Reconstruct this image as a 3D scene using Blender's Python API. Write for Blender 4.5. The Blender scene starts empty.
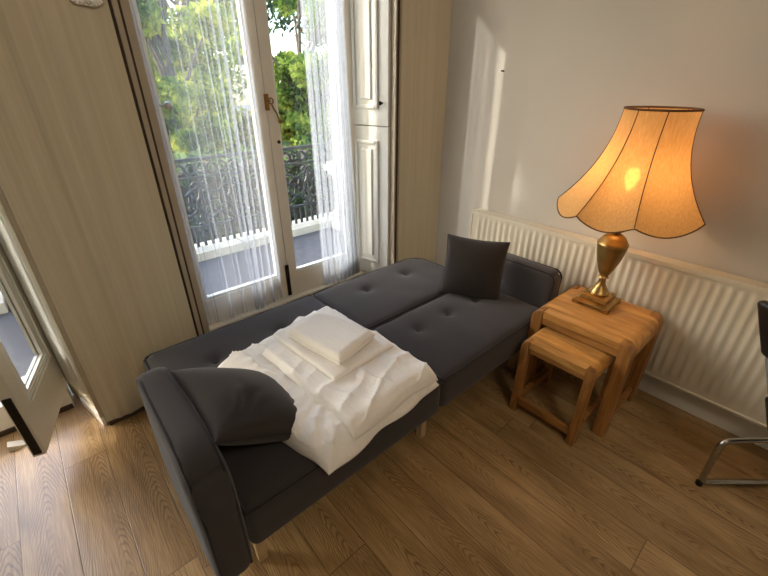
import bpy, math, random
import numpy as np
from mathutils import Vector, noise
random.seed(7)
rng = np.random.default_rng(11)
scene = bpy.context.scene
col = scene.collection
PI = math.pi

# ------------------------------------------------------------------ helpers
OFF = {}

def link(name, mesh, parent=None, loc=(0, 0, 0)):
    o = bpy.data.objects.new(name, mesh)
    col.objects.link(o)
    o.location = loc
    base = Vector((0, 0, 0))
    if parent is not None:
        o.parent = parent
        base = OFF[parent.name]
    OFF[o.name] = base + Vector(loc)
    return o

def tag(o, label=None, cat=None, group=None, kind=None):
    if label: o['label'] = label
    if cat: o['category'] = cat
    if group: o['group'] = group
    if kind: o['kind'] = kind
    return o

def empty(name, loc, label=None, cat=None, group=None, kind=None, parent=None):
    o = link(name, None, parent, loc)
    o.empty_display_size = .05
    return tag(o, label, cat, group, kind)

class MB:
    """collects shapes given in world coordinates; build() makes ONE mesh object"""
    def __init__(s):
        s.v = []; s.f = []
    def add(s, vs, fs):
        n = len(s.v)
        s.v += [tuple(map(float, p)) for p in vs]
        s.f += [tuple(i + n for i in f) for f in fs]
        return s
    def box(s, x0, x1, y0, y1, z0, z1):
        vs = [(x, y, z) for x in (x0, x1) for y in (y0, y1) for z in (z0, z1)]
        return s.add(vs, [(0, 1, 3, 2), (4, 6, 7, 5), (0, 4, 5, 1), (2, 3, 7, 6), (0, 2, 6, 4), (1, 5, 7, 3)])
    def prism(s, poly, z0, z1):
        n = len(poly)
        vs = [(p[0], p[1], z0) for p in poly] + [(p[0], p[1], z1) for p in poly]
        fs = [tuple(range(n))[::-1], tuple(range(n, 2 * n))]
        fs += [(i, (i + 1) % n, n + (i + 1) % n, n + i) for i in range(n)]
        return s.add(vs, fs)
    def extrude(s, poly3, vec):
        n = len(poly3); vec = Vector(vec)
        vs = [Vector(p) for p in poly3]; vs += [p + vec for p in vs]
        fs = [tuple(range(n))[::-1], tuple(range(n, 2 * n))]
        fs += [(i, (i + 1) % n, n + (i + 1) % n, n + i) for i in range(n)]
        return s.add(vs, fs)
    def tube(s, pts, r, n=10, closed=False):
        pts = [Vector(p) for p in pts]; m = len(pts)
        rad = r if isinstance(r, (list, tuple)) else [r] * m
        rings = []; up = None
        for i, p in enumerate(pts):
            a = pts[(i - 1) % m] if (i > 0 or closed) else p
            b = pts[(i + 1) % m] if (i < m - 1 or closed) else p
            t = (b - a).normalized()
            if up is None:
                up = t.orthogonal().normalized()
            up = (up - t * up.dot(t))
            up = up.normalized() if up.length > 1e-6 else t.orthogonal().normalized()
            w = t.cross(up)
            rings.append([p + (up * math.cos(2 * PI * k / n) + w * math.sin(2 * PI * k / n)) * rad[i] for k in range(n)])
        vs = [q for R in rings for q in R]; fs = []
        for i in range(m if closed else m - 1):
            j = (i + 1) % m
            for k in range(n):
                fs.append((i * n + k, i * n + (k + 1) % n, j * n + (k + 1) % n, j * n + k))
        if not closed:
            fs.append(tuple(range(n))[::-1]); fs.append(tuple(range((m - 1) * n, m * n)))
        return s.add(vs, fs)
    def lathe(s, prof, cx, cy, n=40):
        vs = []; fs = []
        for r, z in prof:
            vs += [(cx + r * math.cos(2 * PI * k / n), cy + r * math.sin(2 * PI * k / n), z) for k in range(n)]
        for i in range(len(prof) - 1):
            for k in range(n):
                fs.append((i * n + k, i * n + (k + 1) % n, (i + 1) * n + (k + 1) % n, (i + 1) * n + k))
        fs.append(tuple(range(n))[::-1]); fs.append(tuple(range((len(prof) - 1) * n, len(prof) * n)))
        return s.add(vs, fs)
    def rbox(s, x0, x1, y0, y1, z0, z1, r, step=.03, warp=None):
        """closed rounded box with a dense skin; warp(p, n) moves each vertex"""
        lo = Vector((x0, y0, z0)); hi = Vector((x1, y1, z1))
        r = min(r, (x1 - x0) / 2, (y1 - y0) / 2, (z1 - z0) / 2)
        ax = []
        for i in range(3):
            L = hi[i] - lo[i]
            k = max(1, int(round((L - 2 * r) / step)))
            e = [r * (1 - math.cos(t * PI / 8)) for t in range(4)] if r > .003 else [0]
            e = [lo[i] + q for q in e]
            mid = [lo[i] + r + (L - 2 * r) * t / k for t in range(k + 1)]
            e2 = [hi[i] - (q - lo[i]) for q in e[::-1]]
            ax.append(sorted(set(round(q, 6) for q in e + mid + e2)))
        idx = {}; vs = []
        def vid(a, b, c):
            key = (a, b, c)
            if key not in idx:
                p = Vector((ax[0][a], ax[1][b], ax[2][c]))
                q = Vector([min(max(p[i], lo[i] + r), hi[i] - r) for i in range(3)])
                d = p - q
                nn = d.normalized() if d.length > 1e-9 else Vector((0, 0, 1))
                if d.length > 1e-9: p = q + nn * r
                if warp: p = Vector(warp(p, nn))
                idx[key] = len(vs); vs.append(p)
            return idx[key]
        n = [len(a) - 1 for a in ax]; fs = []
        for a in range(n[0]):
            for b in range(n[1]):
                fs.append((vid(a, b, 0), vid(a, b + 1, 0), vid(a + 1, b + 1, 0), vid(a + 1, b, 0)))
                fs.append((vid(a, b, n[2]), vid(a + 1, b, n[2]), vid(a + 1, b + 1, n[2]), vid(a, b + 1, n[2])))
        for a in range(n[0]):
            for c in range(n[2]):
                fs.append((vid(a, 0, c), vid(a + 1, 0, c), vid(a + 1, 0, c + 1), vid(a, 0, c + 1)))
                fs.append((vid(a, n[1], c), vid(a, n[1], c + 1), vid(a + 1, n[1], c + 1), vid(a + 1, n[1], c)))
        for b in range(n[1]):
            for c in range(n[2]):
                fs.append((vid(0, b, c), vid(0, b, c + 1), vid(0, b + 1, c + 1), vid(0, b + 1, c)))
                fs.append((vid(n[0], b, c), vid(n[0], b + 1, c), vid(n[0], b + 1, c + 1), vid(n[0], b, c + 1)))
        return s.add(vs, fs)
    def build(s, name, m, parent=None, smooth=False, bevel=0, **tags):
        if parent is None:
            a = np.array(s.v)
            off = Vector(((a[:, 0].min() + a[:, 0].max()) / 2, (a[:, 1].min() + a[:, 1].max()) / 2, a[:, 2].min()))
        else:
            off = OFF[parent.name]
        me = bpy.data.meshes.new(name)
        me.from_pydata([(p[0] - off.x, p[1] - off.y, p[2] - off.z) for p in s.v], [], s.f)
        me.validate(); me.update()
        me.materials.append(m)
        if smooth:
            me.polygons.foreach_set('use_smooth', [True] * len(me.polygons))
            if smooth != 'all':
                try: me.set_sharp_from_angle(angle=math.radians(40))
                except Exception: pass
        o = link(name, me, parent, off if parent is None else (0, 0, 0))
        if bevel:
            b = o.modifiers.new('bevel', 'BEVEL'); b.width = bevel; b.segments = 2; b.limit_method = 'ANGLE'
            b.harden_normals = False
        return tag(o, **tags)

# ------------------------------------------------------------------ materials
def srgb(r, g, b):
    return tuple(((c / 255) / 12.92 if c / 255 <= .04045 else ((c / 255 + .055) / 1.055) ** 2.4) for c in (r, g, b)) + (1,)

class NT:
    def __init__(s, name):
        s.m = bpy.data.materials.new(name); s.m.use_nodes = True
        s.t = s.m.node_tree; s.b = s.t.nodes['Principled BSDF']; s.out = s.t.nodes['Material Output']
    def n(s, typ, **kw):
        nd = s.t.nodes.new(typ)
        for k, v in kw.items():
            if k.startswith('i_'):
                key = k[2:]
                nd.inputs[int(key) if key.isdigit() else key.replace('_', ' ')].default_value = v
            else: setattr(nd, k, v)
        return nd
    def l(s, a, b): s.t.links.new(a, b)
    def math(s, op, a, b=None, c=None):
        nd = s.n('ShaderNodeMath', operation=op)
        for i, q in enumerate((a, b, c)):
            if q is None: continue
            if isinstance(q, (int, float)): nd.inputs[i].default_value = q
            else: s.l(q, nd.inputs[i])
        return nd.outputs[0]
    def ramp(s, fac, stops):
        nd = s.n('ShaderNodeValToRGB')
        el = nd.color_ramp.elements
        el[0].position, el[0].color = stops[0]; el[1].position, el[1].color = stops[-1]
        for p, c in stops[1:-1]:
            e = el.new(p); e.color = c
        s.l(fac, nd.inputs[0]); return nd.outputs[0]
    def mix(s, fac, a, b, blend='MIX'):
        nd = s.n('ShaderNodeMix', data_type='RGBA', blend_type=blend)
        for i, q in ((0, fac), (6, a), (7, b)):
            if isinstance(q, (int, float, tuple)): nd.inputs[i].default_value = q
            else: s.l(q, nd.inputs[i])
        return nd.outputs[2]
    def coords(s, scale=(1, 1, 1), kind='Object', rot=(0, 0, 0)):
        tc = s.n('ShaderNodeTexCoord'); mp = s.n('ShaderNodeMapping')
        mp.inputs['Scale'].default_value = scale; mp.inputs['Rotation'].default_value = rot
        s.l(tc.outputs[kind], mp.inputs[0]); return mp.outputs[0]
    def world(s, scale=(1, 1, 1)):
        g = s.n('ShaderNodeNewGeometry'); mp = s.n('ShaderNodeMapping')
        mp.inputs['Scale'].default_value = scale
        s.l(g.outputs['Position'], mp.inputs[0]); return mp.outputs[0]
    def noise(s, vec, scale=5, detail=3, rough=.5):
        nd = s.n('ShaderNodeTexNoise'); nd.inputs['Scale'].default_value = scale
        nd.inputs['Detail'].default_value = detail; nd.inputs['Roughness'].default_value = rough
        s.l(vec, nd.inputs['Vector']); return nd.outputs[0]
    def bump(s, h, strength=.3, dist=.002):
        nd = s.n('ShaderNodeBump'); nd.inputs['Strength'].default_value = strength; nd.inputs['Distance'].default_value = dist
        s.l(h, nd.inputs['Height']); s.l(nd.outputs[0], s.b.inputs['Normal'])

def plain(name, c, rough=.5, metal=0, var=.08, nscale=12, bump=0, spec=.5):
    t = NT(name)
    nz = t.noise(t.coords(), nscale, 4)
    lo = tuple(q * (1 - var) for q in c[:3]) + (1,); hi = tuple(min(1, q * (1 + var)) for q in c[:3]) + (1,)
    t.l(t.ramp(nz, [(.3, lo), (.7, hi)]), t.b.inputs['Base Color'])
    t.b.inputs['Roughness'].default_value = rough; t.b.inputs['Metallic'].default_value = metal
    t.b.inputs['Specular IOR Level'].default_value = spec
    if bump: t.bump(nz, bump, .003)
    return t.m

def fabric(name, c, weave=900, var=.15, rough=.95, bump=.25, soft=6, crease=0):
    t = NT(name); v = t.coords()
    a = t.noise(v, weave, 2, .6); b = t.noise(v, soft, 3)
    f = t.math('ADD', t.math('MULTIPLY', a, .7), t.math('MULTIPLY', b, .3))
    lo = tuple(q * (1 - var) for q in c[:3]) + (1,); hi = tuple(min(1, q * (1 + var)) for q in c[:3]) + (1,)
    t.l(t.ramp(f, [(.32, lo), (.68, hi)]), t.b.inputs['Base Color'])
    t.b.inputs['Roughness'].default_value = rough
    t.b.inputs['Specular IOR Level'].default_value = .15
    t.b.inputs['Sheen Weight'].default_value = .15
    if crease:
        k1 = t.noise(t.coords((1, .45, 1), rot=(0, 0, .5)), 22, 4, .6)
        k2 = t.math('ABSOLUTE', t.math('SUBTRACT', k1, .5))
        t.bump(t.math('ADD', t.math('MULTIPLY', k2, crease), t.math('MULTIPLY', a, .02)), .55, .02)
    else: t.bump(a, bump, .001)
    return t.m

def floor_mat():
    t = NT('oak_floor_boards'); W = .1572
    g = t.n('ShaderNodeNewGeometry'); sp = t.n('ShaderNodeSeparateXYZ'); t.l(g.outputs['Position'], sp.inputs[0])
    X, Y = sp.outputs[0], sp.outputs[1]
    u = t.math('DIVIDE', t.math('ADD', X, .437 + 10 * W), W)
    row = t.math('FLOOR', u); fu = t.math('FRACT', u)
    wn = t.n('ShaderNodeTexWhiteNoise', noise_dimensions='1D'); t.l(row, wn.inputs['W'])
    v = t.math('DIVIDE', t.math('ADD', Y, t.math('ADD', t.math('MULTIPLY', wn.outputs[0], 1.9), 20)), 1.25)
    cell = t.math('FLOOR', v); fv = t.math('FRACT', v)
    cb = t.n('ShaderNodeCombineXYZ'); t.l(row, cb.inputs[0]); t.l(cell, cb.inputs[1])
    w2 = t.n('ShaderNodeTexWhiteNoise', noise_dimensions='3D'); t.l(cb.outputs[0], w2.inputs['Vector'])
    r2 = w2.outputs[0]
    # grain: long rings cut by the board, a different piece of the log for every board
    gx = t.math('ADD', t.math('MULTIPLY', t.math('SUBTRACT', fu, .5), W), t.math('MULTIPLY', t.math('SUBTRACT', r2, .5), .09))
    gy = t.math('ADD', Y, t.math('MULTIPLY', r2, 37.0))
    c2 = t.n('ShaderNodeCombineXYZ'); t.l(gx, c2.inputs[0]); t.l(gy, c2.inputs[1]); t.l(t.math('MULTIPLY', r2, 9.), c2.inputs[2])
    mp = t.n('ShaderNodeMapping'); mp.inputs['Scale'].default_value = (6, 1.5, 1); t.l(c2.outputs[0], mp.inputs[0])
    warp = t.noise(mp.outputs[0], 2.2, 3, .55)
    # cathedral arches: distance from the heart line grows with height along the board
    d = t.math('ADD', t.math('MULTIPLY', t.math('SQRT', t.math('ADD', t.math('MULTIPLY', gx, gx), .0003)), 5.5), gy)
    ph = t.math('ADD', t.math('MULTIPLY', d, 150.), t.math('MULTIPLY', warp, 34.))
    ring = t.math('ADD', t.math('MULTIPLY', t.math('SINE', ph), .5), .5)
    ring = t.math('POWER', ring, 3.0)
    mpm = t.n('ShaderNodeMapping'); mpm.inputs['Scale'].default_value = (8, 1.8, 1); t.l(c2.outputs[0], mpm.inputs[0])
    msk = t.noise(mpm.outputs[0], 2.0, 2, .5)
    ring = t.math('MULTIPLY', ring, t.math('MINIMUM', 1, t.math('MAXIMUM', 0, t.math('MULTIPLY', t.math('SUBTRACT', msk, .36), 4.5))))
    mp2 = t.n('ShaderNodeMapping'); mp2.inputs['Scale'].default_value = (220, 7, 1); t.l(c2.outputs[0], mp2.inputs[0])
    fine = t.noise(mp2.outputs[0], 1.0, 4, .65)
    mp3 = t.n('ShaderNodeMapping'); mp3.inputs['Scale'].default_value = (9, 2.2, 1); t.l(c2.outputs[0], mp3.inputs[0])
    blot = t.noise(mp3.outputs[0], 1.3, 3, .5)
    base = t.ramp(t.math('ADD', t.math('MULTIPLY', fine, .6), t.math('MULTIPLY', blot, .4)),
                  [(.32, srgb(124, 98, 62)), (.5, srgb(168, 136, 92)), (.68, srgb(196, 166, 120))])
    tint = t.ramp(r2, [(0, (.80, .78, .76, 1)), (1, (1.0, 1.0, 1.0, 1))])
    c = t.mix(1.0, base, tint, 'MULTIPLY')
    c = t.mix(t.math('MULTIPLY', ring, .62), c, srgb(84, 58, 36))
    # knots
    kv = t.n('ShaderNodeTexVoronoi'); kv.inputs['Scale'].default_value = 1.0
    mp4 = t.n('ShaderNodeMapping'); mp4.inputs['Scale'].default_value = (5, 1.6, 1); t.l(c2.outputs[0], mp4.inputs[0]); t.l(mp4.outputs[0], kv.inputs[0])
    knot = t.math('SUBTRACT', 1, t.math('MULTIPLY', kv.outputs[0], 5.5)); knot = t.math('MAXIMUM', knot, 0)
    c = t.mix(t.math('MULTIPLY', knot, .55), c, srgb(70, 44, 26))
    ex = t.math('MINIMUM', fu, t.math('SUBTRACT', 1, fu)); ex = t.math('MULTIPLY', ex, W)
    ey = t.math('MULTIPLY', t.math('MINIMUM', fv, t.math('SUBTRACT', 1, fv)), 1.25)
    e = t.math('MINIMUM', ex, ey)
    groove = t.math('SUBTRACT', 1, t.math('MINIMUM', t.math('DIVIDE', e, .0028), 1))
    c = t.mix(t.math('MULTIPLY', groove, .7), c, srgb(52, 34, 20))
    t.l(c, t.b.inputs['Base Color'])
    t.l(t.math('ADD', t.math('MULTIPLY', fine, .14), .25), t.b.inputs['Roughness'])
    t.b.inputs['Specular IOR Level'].default_value = .42
    h = t.math('SUBTRACT', t.math('ADD', t.math('MULTIPLY', fine, .25), t.math('MULTIPLY', ring, -.12)), t.math('MULTIPLY', groove, 1.0))
    t.bump(h, .35, .0015)
    return t.m

def oak(name, lo, mid, hi, axis='Y', rough=.38):
    t = NT(name)
    sc = {'X': (1.2, 14, 14), 'Y': (14, 1.2, 14), 'Z': (14, 14, 1.2)}[axis]
    v = t.world(sc)
    a = t.noise(v, 2.4, 4, .6)
    v2 = t.world(tuple(q * 4 for q in sc)); b = t.noise(v2, 2.6, 3, .6)
    st = t.n('ShaderNodeTexVoronoi'); st.inputs['Scale'].default_value = 1
    s3 = {'X': (3.2, 17, 17), 'Y': (17, 3.2, 17), 'Z': (17, 17, 3.2)}[axis]
    t.l(t.world(s3), st.inputs['Vector'])
    f = t.math('ADD', t.math('MULTIPLY', a, .62), t.math('MULTIPLY', b, .38))
    c = t.ramp(f, [(.32, lo), (.5, mid), (.68, hi)])
    sep = t.n('ShaderNodeSeparateColor'); t.l(st.outputs['Color'], sep.inputs[0])
    tint = t.ramp(sep.outputs[0], [(0, (.72, .68, .62, 1)), (1, (1.05, 1.03, 1, 1))])
    c = t.mix(1.0, c, tint, 'MULTIPLY')
    t.l(c, t.b.inputs['Base Color']); t.b.inputs['Roughness'].default_value = rough
    t.bump(f, .15, .001)
    return t.m

def wallpaper_mat():
    t = NT('beige_striped_wallpaper')
    a = t.noise(t.world((55, 0, .25)), 1.0, 3, .6)
    b = t.noise(t.world((260, 0, 1.2)), 1.0, 2, .6)
    f = t.math('ADD', t.math('MULTIPLY', a, .6), t.math('MULTIPLY', b, .4))
    t.l(t.ramp(f, [(.32, srgb(196, 186, 160)), (.5, srgb(206, 197, 172)), (.68, srgb(213, 205, 182))]), t.b.inputs['Base Color'])
    t.b.inputs['Roughness'].default_value = .62
    t.bump(f, .2, .002)
    return t.m

def wall_mat(name, c, rough=.75):
    t = NT(name)
    v = t.world()
    a = t.noise(v, 1.3, 3); b = t.noise(v, 160, 2)
    lo = tuple(q * .96 for q in c[:3]) + (1,); hi = tuple(q * 1.03 for q in c[:3]) + (1,)
    t.l(t.ramp(a, [(.3, lo), (.7, hi)]), t.b.inputs['Base Color']); t.b.inputs['Roughness'].default_value = rough
    t.b.inputs['Specular IOR Level'].default_value = .3
    t.bump(b, .12, .001)
    return t.m

def glass_mat():
    t = NT('clear_window_glass')
    tr = t.n('ShaderNodeBsdfTransparent'); tr.inputs[0].default_value = (.94, .96, .95, 1)
    gl = t.n('ShaderNodeBsdfGlossy'); gl.inputs['Roughness'].default_value = .02
    fr = t.n('ShaderNodeFresnel'); g = t.n('ShaderNodeNewGeometry')
    t.l(t.math('ADD', 1.45, t.math('MULTIPLY', g.outputs['Backfacing'], 1 / 1.45 - 1.45)), fr.inputs[0])
    mx = t.n('ShaderNodeMixShader')
    t.l(fr.outputs[0], mx.inputs[0]); t.l(tr.outputs[0], mx.inputs[1]); t.l(gl.outputs[0], mx.inputs[2])
    t.l(mx.outputs[0], t.out.inputs[0]); return t.m

def sheer_mat(name, op):
    t = NT(name)
    tr = t.n('ShaderNodeBsdfTransparent'); tr.inputs[0].default_value = (.97, .98, 1, 1)
    tl = t.n('ShaderNodeBsdfTranslucent'); tl.inputs[0].default_value = (.90, .92, .95, 1)
    df = t.n('ShaderNodeBsdfDiffuse'); df.inputs[0].default_value = (.88, .90, .93, 1)
    m1 = t.n('ShaderNodeMixShader'); m1.inputs[0].default_value = .45
    t.l(tl.outputs[0], m1.inputs[1]); t.l(df.outputs[0], m1.inputs[2])
    nz = t.noise(t.world((14, 14, .5)), 6, 3)
    o = t.math('ADD', t.math('MULTIPLY', nz, .12), op - .06)
    m2 = t.n('ShaderNodeMixShader'); t.l(o, m2.inputs[0])
    t.l(tr.outputs[0], m2.inputs[1]); t.l(m1.outputs[0], m2.inputs[2]); t.l(m2.outputs[0], t.out.inputs[0])
    return t.m

def shade_mat():
    t = NT('gold_lamp_silk')
    nz = t.noise(t.coords((60, 60, 8)), 3, 3)
    c = t.ramp(nz, [(.3, srgb(222, 176, 112)), (.7, srgb(238, 198, 140))])
    tl = t.n('ShaderNodeBsdfTranslucent'); df = t.n('ShaderNodeBsdfDiffuse')
    t.l(c, tl.inputs[0]); t.l(c, df.inputs[0])
    m1 = t.n('ShaderNodeMixShader'); m1.inputs[0].default_value = .50
    t.l(tl.outputs[0], m1.inputs[1]); t.l(df.outputs[0], m1.inputs[2])
    tr = t.n('ShaderNodeBsdfTransparent'); tr.inputs[0].default_value = srgb(255, 214, 150)
    m2 = t.n('ShaderNodeMixShader'); m2.inputs[0].default_value = .030
    t.l(m1.outputs[0], m2.inputs[1]); t.l(tr.outputs[0], m2.inputs[2]); t.l(m2.outputs[0], t.out.inputs[0])
    return t.m

def leaf_mat(name, a, b, c, scale):
    t = NT(name)
    nz = t.noise(t.world(), scale, 3, .6)
    cc = t.ramp(nz, [(.36, a), (.5, b), (.62, c)])
    tl = t.n('ShaderNodeBsdfTranslucent'); df = t.n('ShaderNodeBsdfDiffuse')
    t.l(cc, tl.inputs[0]); t.l(cc, df.inputs[0])
    m1 = t.n('ShaderNodeMixShader'); m1.inputs[0].default_value = .5
    t.l(tl.outputs[0], m1.inputs[1]); t.l(df.outputs[0], m1.inputs[2]); t.l(m1.outputs[0], t.out.inputs[0])
    return t.m

def emit(name, c, s):
    t = NT(name); e = t.n('ShaderNodeEmission'); e.inputs[0].default_value = c; e.inputs[1].default_value = s
    t.l(e.outputs[0], t.out.inputs[0]); return t.m

M = dict(
    floor=floor_mat(), paper=wallpaper_mat(), wall=wall_mat('warm_grey_wall_paint', srgb(184, 177, 167)),
    ceil=wall_mat('white_ceiling_paint', srgb(232, 230, 224)),
    white=plain('cream_white_gloss_paint', srgb(222, 217, 204), .38, var=.03, nscale=7),
    shut=plain('white_shutter_paint', srgb(226, 226, 220), .4, var=.02, nscale=7),
    dark=plain('dark_brown_gap_wood', srgb(62, 46, 30), .7, var=.2),
    brown=plain('brown_grey_edge_paint', srgb(176, 164, 144), .55, var=.06),
    iron=plain('black_cast_iron', srgb(34, 36, 40), .5, var=.2, nscale=40),
    bolt=plain('blackened_bolt_metal', srgb(38, 33, 28), .42, .7, .3, 60, .2),
    brass=plain('aged_brass', srgb(178, 146, 92), .34, 1, .18, 30, .04),
    bronze=plain('dark_bronze_enamel', srgb(150, 124, 76), .36, .7, .22, 16, .04),
    gold=plain('old_gold_key', srgb(132, 104, 62), .35, .9, .2, 60),
    chrome=plain('brushed_chrome', srgb(176, 174, 170), .25, 1, .06, 40),
    steel=plain('knob_steel', srgb(206, 204, 200), .2, .4, .05),
    sofa=fabric('charcoal_sofa_cloth', srgb(59, 55, 55)),
    sofa2=fabric('charcoal_cushion_cloth', srgb(53, 48, 46)),
    piping=fabric('dark_piping_cord', srgb(42, 38, 40), bump=.1),
    linen=fabric('white_bed_linen', srgb(243, 239, 234), 500, .03, .9, .06, 3, 1.0),
    towel=fabric('white_towelling', srgb(241, 236, 229), 350, .06, 1, .5, 4, .6),
    oak_top=oak('honey_oak_top', srgb(156, 106, 50), srgb(198, 144, 76), srgb(222, 174, 104), 'Y'),
    oak_leg=oak('honey_oak_upright', srgb(128, 86, 42), srgb(164, 114, 60), srgb(188, 138, 78), 'Z'),
    oak_rail=oak('honey_oak_rail', srgb(128, 86, 42), srgb(164, 114, 60), srgb(188, 138, 78), 'Y'),
    rad=plain('radiator_enamel', srgb(202, 193, 174), .4, var=.02, nscale=5),
    leather=plain('black_leather', srgb(26, 24, 24), .38, var=.15, nscale=90, bump=.15),
    greymesh=fabric('grey_mesh_back', srgb(120, 118, 114), 300, .2, .7),
    glass=glass_mat(), sheer=sheer_mat('white_voile', .15), sheer2=sheer_mat('white_voile_gathered', .20), shade=shade_mat(),
    seam=plain('brown_shade_trim', srgb(96, 62, 30), .8, var=.15, nscale=80),
    bulb=emit('warm_bulb_glow', srgb(255, 196, 120), 40),
    stone=plain('pale_balcony_stone', srgb(188, 182, 168), .8, var=.08, nscale=9, bump=.1),
    deck=plain('grey_balcony_asphalt', srgb(80, 79, 84), .85, var=.15, nscale=14, bump=.15),
    lawn=plain('dark_ground_outside', srgb(62, 66, 62), .9, var=.3, nscale=2),
    bark=plain('grey_brown_bark', srgb(92, 80, 66), .9, var=.35, nscale=14, bump=.6),
    speckle=None, leg=plain('pale_beech_leg', srgb(186, 160, 122), .5, var=.1, nscale=30),
    nail=plain('dark_nail', srgb(60, 48, 40), .5, .5),
    socket=plain('ivory_valve_plastic', srgb(214, 208, 196), .4, var=.02),
    leafy=leaf_mat('yellow_green_leaves', srgb(84, 108, 48), srgb(152, 168, 72), srgb(226, 220, 104), 2.2),
    leafg=leaf_mat('mid_green_leaves', srgb(70, 98, 48), srgb(124, 150, 70), srgb(196, 206, 96), 2.0),
    leafd=leaf_mat('dark_green_leaves', srgb(44, 58, 46), srgb(74, 92, 66), srgb(120, 140, 86), 2.2),
)

def speckle_mat():
    t = NT('pale_speckled_cells')
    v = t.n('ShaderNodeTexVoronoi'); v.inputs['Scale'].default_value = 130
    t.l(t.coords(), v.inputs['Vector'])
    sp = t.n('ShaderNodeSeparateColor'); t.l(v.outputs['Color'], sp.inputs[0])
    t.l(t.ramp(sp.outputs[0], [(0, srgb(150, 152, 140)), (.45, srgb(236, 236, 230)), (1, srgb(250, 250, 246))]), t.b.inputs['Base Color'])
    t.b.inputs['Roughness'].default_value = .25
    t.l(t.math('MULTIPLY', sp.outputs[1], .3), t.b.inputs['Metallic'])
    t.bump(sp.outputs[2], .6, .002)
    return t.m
M['speckle'] = speckle_mat()

# ------------------------------------------------------------------ room shell
WX = 2.165            # grey wall with the radiator
WY = 1.95             # window wall, room face
DY = 2.33             # window wall, outer face
ZC = 2.95; ZH = 2.55; SILL = .15
XL, YB = -2.9, -2.9
def st(mb, name, m, **k): return mb.build(name, m, kind='structure', **k)

st(MB().box(XL - .1, WX + .1, YB - .1, DY + .02, -.1, 0), 'floor', M['floor'])
st(MB().box(XL - .1, WX + .1, YB - .1, DY + .02, ZC, ZC + .1), 'ceiling', M['ceil'])
st(MB().box(WX, WX + .1, YB - .1, DY + .02, 0, ZC), 'wall_right', M['wall'])
st(MB().box(XL - .1, WX, YB - .1, YB, 0, ZC), 'wall_back', M['wall'])
st(MB().box(XL - .1, XL, YB, DY + .02, 0, ZC), 'wall_left', M['wall'])

def pier(name, x0, x1, x0b, x1b, y0=WY, y1=WY, relief=0, zb=0.012):
    """wall between two windows: papered face with splayed sides"""
    mb = MB(); nx = 60; front = []
    for i in range(nx + 1):
        s = i / nx; x = x0 + (x1 - x0) * s; y = y0 + (y1 - y0) * s
        fade = 1 if s < .62 else max(0, 1 - (s - .62) / .04)
        y += relief * fade * (math.sin(s * 26) * .5 + math.sin(s * 41 + 1) * .3 + math.sin(s * 75 + 2) * .2 + .1)
        front.append((x, y))
    mb.prism(front[::-1] + [(x0b, DY), (x1b, DY)], zb, ZC)
    return st(mb, name, M['paper'], smooth=True)

pier('wall_pier_middle', -.085, .405, -.187, .50, relief=.011)
pier('wall_pier_right', 1.868, WX, 1.775, WX, y0=1.95, y1=1.84, relief=.002)
pier('wall_pier_left', XL, -1.535, XL, -1.44)
st(MB().box(-1.50, -.15, 2.0, DY, ZH, ZC), 'wall_above_left_window', M['ceil'])
st(MB().box(.45, 1.82, 2.0, DY, ZH, ZC), 'wall_above_right_window', M['ceil'])
# sills that raise the doors above the floor
st(MB().box(-1.47, -.19, 2.215, 2.42, 0, SILL), 'trim_sill_left', M['white'])
st(MB().box(.47, 1.80, 2.215, 2.42, 0, SILL), 'trim_sill_right', M['white'])
st(MB().box(-1.46, -.195, 2.200, 2.214, .0, .022), 'trim_threshold', M['dark'])
# skirting
st(MB().extrude([(WX - .018, 0, 0), (WX, 0, 0), (WX, 0, .125), (WX - .008, 0, .125), (WX - .018, 0, .108)], (0, 1.84, 0)).
   extrude([(WX - .018, 0, 0), (WX, 0, 0), (WX, 0, .125), (WX - .008, 0, .125), (WX - .018, 0, .108)], (0, -2.88, 0)),
   'baseboard_right', M['white'])
st(MB().box(-.078, .40, 1.937, 1.956, 0, .012), 'baseboard_middle', M['dark'])
def reveal_board(y0, y1, x0, x1, z0, z1, t):
    return MB().prism([(x0, y0), (x0 - t, y0), (x1 - t, y1), (x1, y1)], z0, z1)
st(reveal_board(1.952, 2.195, -.088, -.145, 0, .05, .013), 'baseboard_reveal', M['white'])

# edges of the openings: dark gap, brown bead, dark gap (seen from the room)
def strips(nm, xs, sgn, z0=.02):
    for i, (x, w, y0, y1, m) in enumerate(xs):
        st(MB().box(min(x, x + sgn * w), max(x, x + sgn * w), y0, y1, z0, ZH + .02), f'trim_{nm}_{i + 1}', M[m])
strips('right_window_left_jamb', [(.4045, .0135, 1.962, 2.03, 'dark'), (.419, .019, 1.956, 2.05, 'brown'), (.439, .012, 1.975, 2.07, 'dark'), (.452, .030, 1.985, 2.20, 'brown')], 1)
strips('right_window_right_jamb', [(1.868, .029, 1.965, 2.04, 'dark'), (1.838, .010, 1.957, 2.00, 'brown')], -1)
strips('left_window_right_jamb', [(-.0865, .016, 1.958, 2.03, 'brown')], -1, .0)
# casing behind the right jamb that carries the shutter
st(MB().prism([(1.836, 2.002), (1.868, 2.042), (1.786, 2.33), (1.757, 2.33)], 0, ZH + .02), 'trim_right_shutter_casing', M['white'])

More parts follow.
